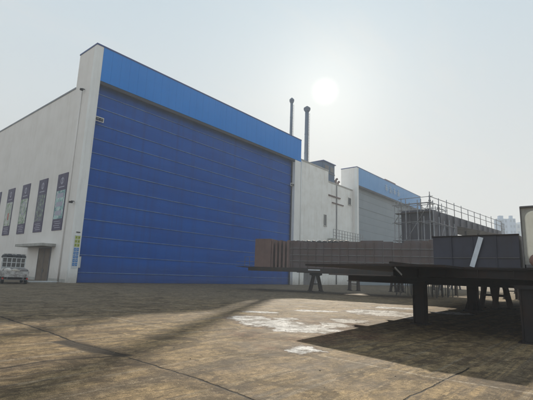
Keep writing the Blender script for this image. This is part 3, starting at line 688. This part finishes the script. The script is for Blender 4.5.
b = MB(); d = (P3-P2); dn = Vector((d.y, -d.x, 0)).normalized()
for k in range(12):
    q = P2 + d*(k/12*0.98+0.012); zl = 2.25 if k < 3.5 else 8.0+0.5*((k/12)-0.3)/0.7
    b = MB(); b.bar(tuple(q+dn*0.09+Vector((0,0,zl))), tuple(q+dn*0.09+Vector((0,0,zt2-0.1))), 0.12); b.build('frame_rib', BLUEGREY, tb)
d2 = P2-P1; dn2 = Vector((d2.y, -d2.x, 0)).normalized()
for k in range(4):
    q = P1 + d2*(k/3.3+0.03); b = MB(); b.bar(tuple(q+dn2*0.09+Vector((0,0,2.25))), tuple(q+dn2*0.09+Vector((0,0,zt2-0.1))), 0.12); b.build('frame_rib', BLUEGREY, tb)
# props under the overhang
for k, s in enumerate((0.42, 0.6, 0.8, 0.96)):
    q = P2.lerp(P3, s)+(P1-P2)*0.5
    b = MB(); b.tube(tuple(q), tuple(q+Vector((0,0,7.9+0.5*(s-0.3)/0.7))), 0.14, n=8); b.build('prop', STEEL, tb)
def railing(pts, z, h, name, label, gap=1.5):
    t = thing(name, (pts[0].x, pts[0].y, z), label, 'scaffold railing')
    for a, c_ in zip(pts[:-1], pts[1:]):
        n = max(1, int((c_-a).length/gap))
        for k in range(n+1):
            q = a.lerp(c_, k/n); up_ = MB(); up_.tube(tuple(q+Vector((0,0,z))), tuple(q+Vector((0,0,z+h+random.uniform(0, 0.35)))), 0.04, n=6); up_.build('upright', GALV, t)
        for zz in (0.55*h, h):
            r = MB(); e = (c_-a).normalized()*0.3; r.tube(tuple(a-e+Vector((0,0,z+zz))), tuple(c_+e+Vector((0,0,z+zz+0.01))), 0.033, n=6); r.build('rail', GALV, t)
    return t
railing([P1, P2, P3], zt2, 1.35, 'scaffold_railing', 'front guard railing of galvanised tubes along the tall block top edge', 2.1)
railing([P1+(P4-P1)*0.25, P4], zt2, 1.35, 'scaffold_railing', 'rear guard railing along the far top edge of the tall block', 2.6)
t = thing('scaffold_pole', tuple(P2+Vector((0.2,0,zt2))), 'taller single tube standing above the block corner', 'pole')
b = MB(); b.tube(tuple(P2+Vector((0.2,0.1,zt2))), tuple(P2+Vector((0.2,0.1,zt2+1.9))), 0.05, n=8); b.build('tube', GALV, t)
b = MB(); q = P2+Vector((0.2,0.1,zt2+0.9)); b.box(q.x-0.1, q.x+0.1, q.y-0.1, q.y+0.1, q.z, q.z+0.12); b.build('clamp', STEEL, t)
def scaffold(origin, dx, dy, nx, ny, nz, sx, sy, sz, label, z0=0.0, deck=True):
    t = thing('scaffold_tower', tuple(origin), label, 'scaffold')
    U = Vector(dx).normalized(); V = Vector((-U.y, U.x, 0))
    for i in range(nx+1):
        for j in range(ny+1):
            q = origin+U*i*sx+V*j*sy; b = MB(); b.tube(tuple(q+Vector((0,0,z0))), tuple(q+Vector((0,0,z0+nz*sz+0.4+0.3*((i+j)%2)))), 0.045, n=6); b.build('standard', GALV, t)
    for k in range(1, nz+1):
        b = MB(); z = Vector((0,0,z0+k*sz))
        for j in range(ny+1): b.tube(tuple(origin+V*j*sy+z-U*0.25), tuple(origin+V*j*sy+U*(nx*sx+0.25)+z), 0.035, n=6)
        for i in range(nx+1): b.tube(tuple(origin+U*i*sx+z-V*0.2), tuple(origin+U*i*sx+V*(ny*sy+0.2)+z), 0.035, n=6)
        b.build('ledger', GALV, t)
    b = MB()
    for i in range(nx):
        for k in range(nz):
            if (i+k) % 2 == 0: b.tube(tuple(origin+U*i*sx+Vector((0,0,z0+k*sz))-V*0.06), tuple(origin+U*(i+1)*sx+Vector((0,0,z0+(k+1)*sz))-V*0.06), 0.03, n=6)
    b.build('diagonal_brace', GALV, t)
    if deck:
        b = MB(); z = z0+nz*sz-0.9
        q0 = origin+V*0.1; q1 = origin+U*nx*sx+V*0.1; q2 = origin+U*nx*sx+V*(ny*sy-0.1); q3 = origin+V*(ny*sy-0.1)
        b.prism([(q.x, q.y) for q in (q0, q1, q2, q3)], z, z+0.05); b.build('plank_deck', DARKBROWN, t)
    return t
scaffold(at_depth(396, 42.5), (P2-P1), None, 3, 1, 5, 1.25, 1.0, 1.9, 'scaffold tower of thin tubes left of the tall block, in front of the grey door', 0.0)
scaffold(at_depth(401, 48), (P2-P1), None, 4, 2, 6, 1.15, 1.3, 1.65, 'denser rear scaffold tower behind the first, against the farther hall door', 0.0)
scaffold(at_depth(436, 39.5), (P3-P2), None, 4, 1, 4, 1.3, 1.0, 1.85, 'scaffold of thin tubes against the front face of the tall dark block', 0.0, False)
t = thing('scaffold_ladder', tuple(P3), 'short tube frame hanging over the right end of the tall block', 'scaffold')
for k in range(3):
    b = MB(); q = P3+(P3-P2).normalized()*(0.3+0.5*k); b.tube(tuple(q+Vector((0,0,7.6))), tuple(q+Vector((0,0,zt2+1.3))), 0.04, n=6); b.build('upright', GALV, t)
b = MB()
for zz in (7.8, 8.5, 9.4, 10.1): b.tube(tuple(P3-(P3-P2).normalized()*0.2+Vector((0,0,zz))), tuple(P3+(P3-P2).normalized()*1.5+Vector((0,0,zz+0.01))), 0.035, n=6)
b.build('ledger', GALV, t)

# ------------------------------------------------------------------ far background on the right
def tower(xa, xb, D, ytop, label, mat, rows, cols, name='tower_block'):
    c0 = at_depth(xa, D, y=284); c1 = at_depth(xb, D, y=284); H = EYE + (283.5-ytop)*D/F; U = (c1-c0); w = U.length; rzz = math.atan2(U.y, U.x)
    t = thing(name, tuple(c0), label, 'building', local=True, rz=rzz)
    b = MB(); b.box(0, w, 0, w*0.8, 0, H); b.build('wall', mat, t)
    b = MB(); b.box(w*0.3, w*0.7, w*0.2, w*0.6, H+0.003, H+2.0); b.build('roof_house', mat, t)
    for i in range(rows):
        for j in range(cols):
            b = MB(); x = w*(j+0.25)/cols; z = H*(i+0.35)/rows; b.box(x, x+w/cols*0.5, -0.12, -0.004, z, z+H/rows*0.45); b.build('window', GLASS2, t)
    return t
GLASS2 = weathered('hazy_window', (0.22, 0.30, 0.40), (0.18, 0.24, 0.34), 0.2, 0.1, 0.1, 0.4)  # glass colour paled for the far haze
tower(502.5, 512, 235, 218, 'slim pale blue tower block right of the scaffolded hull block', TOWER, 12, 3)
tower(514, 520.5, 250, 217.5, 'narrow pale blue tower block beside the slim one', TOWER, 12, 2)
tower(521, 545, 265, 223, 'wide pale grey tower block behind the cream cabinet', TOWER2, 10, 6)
# low distant sheds and trees closing the yard to the right
t = thing('distant_shed', (140, 30, 0), 'low pale distant shed seen under the steel deck', 'building')
for (x, D0, w) in ((470, 190, 60),):
    c0 = at_depth(x-60, D0); c1 = at_depth(x+90, D0)
    U = (c1-c0).normalized(); V = Vector((-U.y, U.x, 0)); q = [c0, c1, c1+V*14, c0+V*14]
    b = MB(); b.prism([(p.x, p.y) for p in q], 0, 5.2); b.build('wall', WHITE_SIDE, t)
    b = MB(); q = [c0-V*0.4, c1-V*0.4, c1+V*14.4, c0+V*14.4]; b.prism([(p.x, p.y) for p in q], 5.21, 5.6); b.build('roof', TRIM, t)
    for k in range(9):
        a = c0.lerp(c1, (k+0.3)/9); a2 = a+U*3.2
        b = MB(); p = [a-V*0.1, a2-V*0.1, a2-V*0.004, a-V*0.004]; b.prism([(r.x, r.y) for r in p], 0.05 if k % 3 == 0 else 1.2, 3.4); b.build('window' if k % 3 else 'door', GLASS2 if k % 3 else TRIM, t)
def tree(px, D, h, label):
    c = at_depth(px, D); t = thing('roadside_tree', tuple(c), label, 'tree', 'trees beyond the yard')
    b = MB(); b.tube(tuple(c), tuple(c+Vector((0.2,0,h*0.55))), 0.22, 0.12, n=8)
    for k in range(5):
        a = k*1.3; b.tube(tuple(c+Vector((0.1,0,h*0.35+0.2*k))), tuple(c+Vector((cos(a)*1.5, sin(a)*1.5, h*0.6+0.3*k))), 0.08, 0.03, n=6)
    b.build('trunk', BARK, t)
    b = MB()
    cl = [(random.uniform(-1.8,1.8), random.uniform(-1.8,1.8), random.uniform(0.45,0.95)*h, random.uniform(0.6,1.2)) for _ in range(12)]
    for k in range(900):
        x, y, z, r = random.choice(cl); w = Vector((random.gauss(0,1), random.gauss(0,1), random.gauss(0,0.8))).normalized()*r*random.random()**0.4
        q = c+Vector((x, y, z))+w; n = Vector((random.gauss(0,1), random.gauss(0,1), random.gauss(0,1))).normalized(); m = n.orthogonal().normalized()*random.uniform(0.12,0.25); n2 = n.cross(m)
        b.face([q-m, q+n2*0.5, q+m, q-n2*0.5])
    b.build('crown', LEAF, t)
tree(449, 120, 6.5, 'bushy tree seen under the deck between the two nearest posts')
tree(516, 110, 6.0, 'bushy tree seen under the deck near the right edge')
tree(490, 130, 6.5, 'bushy tree seen under the deck behind the flared-foot post')

# ------------------------------------------------------------------ truck at the left edge
tb_ = thing('flatbed_truck', tuple(gnd(14, 284)), 'small white flatbed truck loaded with pale sacks beside the side wall', 'truck', local=True, rz=radians(-14))
# local: x right, y forward (away), origin below the tailgate
b = MB(); b.box(-0.95, 0.95, -0.05, 3.3, 0.62, 0.74); b.build('bed_floor', STEEL, tb_)
b = MB(); b.box(-1.02, 1.02, -0.10, -0.055, 0.60, 1.14)
for i in range(7): b.box(-0.98+i*0.31, -0.94+i*0.31, -0.13, -0.102, 0.62, 1.12)
b.build('tailgate', TRUCKD, tb_)
for sx in (-1, 1):
    b = MB(); x = sx*1.0; b.box(x-0.022, x+0.022, -0.052, 3.3, 0.60, 1.14)
    for i in range(10): b.box(min(x+sx*0.023, x+sx*0.05), max(x+sx*0.023, x+sx*0.05), 0.05+i*0.34, 0.10+i*0.34, 0.62, 1.12)
    b.build('bed_side', TRUCKD, tb_)
    for yy in (0.55, 3.9):
        w = MB(); w.tube((x-sx*0.22, yy, 0.36), (x-sx*0.0, yy, 0.36), 0.36, n=20); wh = w.build('wheel', RUBBER, tb_)
        w = MB(); w.tube((x-sx*0.002, yy, 0.36), (x+sx*0.03, yy, 0.36), 0.19, n=16); w.build('rim', STEEL, wh)
    b = MB(); b.box(x-0.13 if sx > 0 else x, x if sx > 0 else x+0.13, -0.16, -0.132, 0.42, 0.55); b.build('tail_lamp', RED, tb_)
b = MB(); b.box(-0.98, 0.98, -0.15, -0.06, 0.36, 0.41)
for sx in (-0.6, 0.6): b.box(sx-0.03, sx+0.03, -0.14, 0.0, 0.412, 0.60)
b.build('rear_bumper', STEEL, tb_)
b = MB(); b.box(-0.5, 0.5, 0.02, 4.6, 0.35, 0.60); b.build('chassis', BLACKST, tb_)
b = MB(); b.prism([(-0.92,3.45,0.6,2.2),(0.92,3.45,0.6,2.2),(0.92,5.0,0.6,2.1),(0.92,5.2,0.6,1.2),(-0.92,5.2,0.6,1.2),(-0.92,5.0,0.6,2.1)],0,0); cab = b.build('cab', TRUCKW, tb_, bevel=0.05)
b = MB(); b.box(-0.7, 0.7, 3.43, 3.447, 1.55, 2.05); b.build('rear_window', GLASS, cab)
for sx in (-1, 1):
    b = MB(); b.box(min(sx*0.922, sx*0.935), max(sx*0.922, sx*0.935), 3.7, 4.8, 1.45, 2.0); b.build('side_window', GLASS, cab)
b = MB()
for i in range(6): b.bar((-0.95+i*0.38, 3.36, 0.745), (-0.95+i*0.38, 3.36, 2.35), 0.07)
for z in (1.45, 1.9, 2.35): b.bar((-0.99, 3.30, z), (0.99, 3.30, z), 0.06)
b.build('headboard_rack', TRUCKW, tb_)
b = MB(); b.box(-0.9, 0.9, 3.40, 3.42, 1.5, 2.3); b.build('guard_panel', GLASS, tb_)
b = MB()
for i in range(5):
    b.blob((-0.75+i*0.37, 3.9, 2.45+0.04*(i%2)), 0.30, 0.65, 0.24, jit=0.08)
o = b.build('roof_load', TARP, base=tuple(tb_.location)); bpy.data.objects.remove(o)
tl = thing('tarpaulin_roll', tuple(tb_.location), 'dark rolled tarpaulins lying on the truck cab roof', 'tarpaulin', local=True, rz=radians(-14))
b.build('roll', TARP, tl)
b = MB(); b.bar((-0.9, 3.7, 2.72), (0.95, 3.7, 2.72), 0.03); b.bar((-0.9, 4.1, 2.72), (0.95, 4.1, 2.72), 0.03); b.build('strap', STEEL, tl)
random.seed(5)
n_ = 0
for row in range(7):
    for i in range(3):
        t = thing('sack', tuple(tb_.location), 'bulging dusty sack in the heap on the truck bed', 'sack', 'sacks heaped on the truck bed', local=True, rz=radians(-14))
        b = MB(); b.blob((-0.62+i*0.62+random.uniform(-.05,.05), 0.2+row*0.46, 1.08+random.uniform(-0.05,0.16)), 0.34, 0.24, 0.20, n=12, jit=0.12); b.build('sack_body', (SACK, SACKB, SACKC)[(row*2+i) % 3], t)
# pale slab lying at the wall foot, and a dark kerb strip
t = thing('pale_slab', tuple(gnd(38, 283)), 'pale low slab lying on the ground before the brown side door', 'slab')
p = gnd(37, 282.7); b = MB(); b.box(p.x-1.0, p.x+1.7, p.y-0.5, p.y+0.6, 0.0, 0.12); b.build('slab_body', CONC, t)
b = MB(); b.box(p.x-1.05, p.x+1.75, p.y-0.55, p.y+0.65, 0.121, 0.16); b.build('slab_top', SWHITE, t)
# debris: a few loose stones
random.seed(21)
STONE = weathered('loose_stone', (0.22, 0.18, 0.13), (0.12, 0.09, 0.07), 0.5, 0.0, 6, 0.9)
k = 0
b = MB()
for i in range(150):
    x = random.uniform(2, 34); y = random.uniform(2, 20); r = random.uniform(0.006, 0.014)*(1+0.03*x)
    b.blob((x, y, r*0.3), r*random.uniform(0.8,1.6), r, r*0.6, n=6, m=4, jit=0.2)
o = b.build('gravel_grit', STONE); o['kind'] = 'stuff'; o['label'] = 'scattered small stones and grit on the concrete yard'; o['category'] = 'gravel'

# ------------------------------------------------------------------ light, sky, haze
sx_, sy_, sz_ = ray(325, 91.5).normalized()
el = math.asin(sz_); az = math.atan2(sy_, sx_)
sun = bpy.data.lights.new('sun', 'SUN'); sun.energy = 5.0; sun.angle = radians(0.8); sun.color = (1.0, 0.90, 0.74)
so = bpy.data.objects.new('sun', sun); C.objects.link(so)
so.rotation_euler = Vector((sx_, sy_, sz_)).to_track_quat('Z', 'Y').to_euler(); so.location = (40, 20, 60)
W = bpy.data.worlds.new('World'); S.world = W; W.use_nodes = True
g = N('', W)
sky = g.n('ShaderNodeTexSky', sky_type='NISHITA'); sky.sun_disc = False; sky.sun_elevation = el
sky.sun_rotation = pi/2 - az; sky.air_density = 1.0; sky.dust_density = 4.0; sky.ozone_density = 2.0
bg1 = g.n('ShaderNodeBackground'); g.put(bg1.inputs[0], sky.outputs[0]); bg1.inputs[1].default_value = 0.05
# thin overcast veil with a few faint streaks and the sun's disc seen through it
dr = g.n('ShaderNodeTexCoord').outputs['Generated']
nrm = g.v_('NORMALIZE', dr)
dot = g.v_('DOT_PRODUCT', nrm, (sx_, sy_, sz_))
xyz = g.n('ShaderNodeSeparateXYZ'); g.put(xyz.inputs[0], nrm)
zc = g.m_('MAXIMUM', xyz.outputs[2], 0.05)
cx = g.n('ShaderNodeCombineXYZ'); g.put(cx.inputs[0], g.m_('DIVIDE', xyz.outputs[0], zc)); g.put(cx.inputs[1], g.m_('DIVIDE', xyz.outputs[1], zc))
cl = g.noise(g.mapping(cx.outputs[0], rot=(0, 0, 0.6), sc=(0.25, 0.9, 1)), 0.9, 6, 0.6, dist=0.5)
veil = g.mix(g.ramp(xyz.outputs[2], 0.0, 0.7), (1.03, 1.005, 0.945), (0.72, 0.885, 1.0))
veil = g.mix(g.m_('MULTIPLY', g.ramp(cl, 0.50, 0.72), 0.5), veil, (1.05, 1.0, 0.93))
glow = g.m_('POWER', g.m_('MAXIMUM', dot, 0.0), 26.0)
glow2 = g.m_('POWER', g.m_('MAXIMUM', dot, 0.0), 170.0)
disc = g.ramp(dot, cos(radians(2.15)), 1.0)
gsum = g.m_('ADD', g.m_('MULTIPLY', glow, 0.11), g.m_('ADD', g.m_('MULTIPLY', glow2, 0.16), g.m_('MULTIPLY', g.m_('POWER', disc, 1.5), 0.40)))
gc = g.mix(1.0, (0, 0, 0), (1.0, 0.93, 0.76)); sc = g.n('ShaderNodeVectorMath', operation='SCALE'); g.put(sc.inputs[0], gc); g.put(sc.inputs['Scale'], gsum)
veil2 = g.v_('ADD', veil, sc.outputs[0])
bg2 = g.n('ShaderNodeBackground'); g.put(bg2.inputs[0], veil2); bg2.inputs[1].default_value = 0.5
ms = g.n('ShaderNodeMixShader'); ms.inputs[0].default_value = 0.97
g.t.links.new(bg1.outputs[0], ms.inputs[1]); g.t.links.new(bg2.outputs[0], ms.inputs[2])
wo = g.n('ShaderNodeOutputWorld'); g.t.links.new(ms.outputs[0], wo.inputs[0])

# the air
b = MB(); b.box(-60, 330, -30, 260, -1, 43)
hz = N('haze_air'); pv = hz.n('ShaderNodeVolumePrincipled'); pv.inputs['Color'].default_value = (0.84, 0.91, 1.0, 1); pv.inputs['Density'].default_value = 0.0016
pv.inputs['Anisotropy'].default_value = 0.0
ho = hz.n('ShaderNodeOutputMaterial'); hz.t.links.new(pv.outputs[0], ho.inputs['Volume'])
o = b.build('haze', hz.m); o['kind'] = 'stuff'; o['label'] = 'pale haze in the air over the yard'; o['category'] = 'haze'

for o in bpy.data.objects:
    if '_o' in o.keys(): del o['_o']
S.render.engine = 'CYCLES'
S.view_settings.view_transform = 'Standard'; S.view_settings.look = 'None'; S.view_settings.gamma = 1.0; S.view_settings.use_curve_mapping = False
S.view_settings.exposure = 0.62
S.cycles.volume_bounces = 0; S.cycles.max_bounces = 6; S.cycles.volume_step_rate = 4
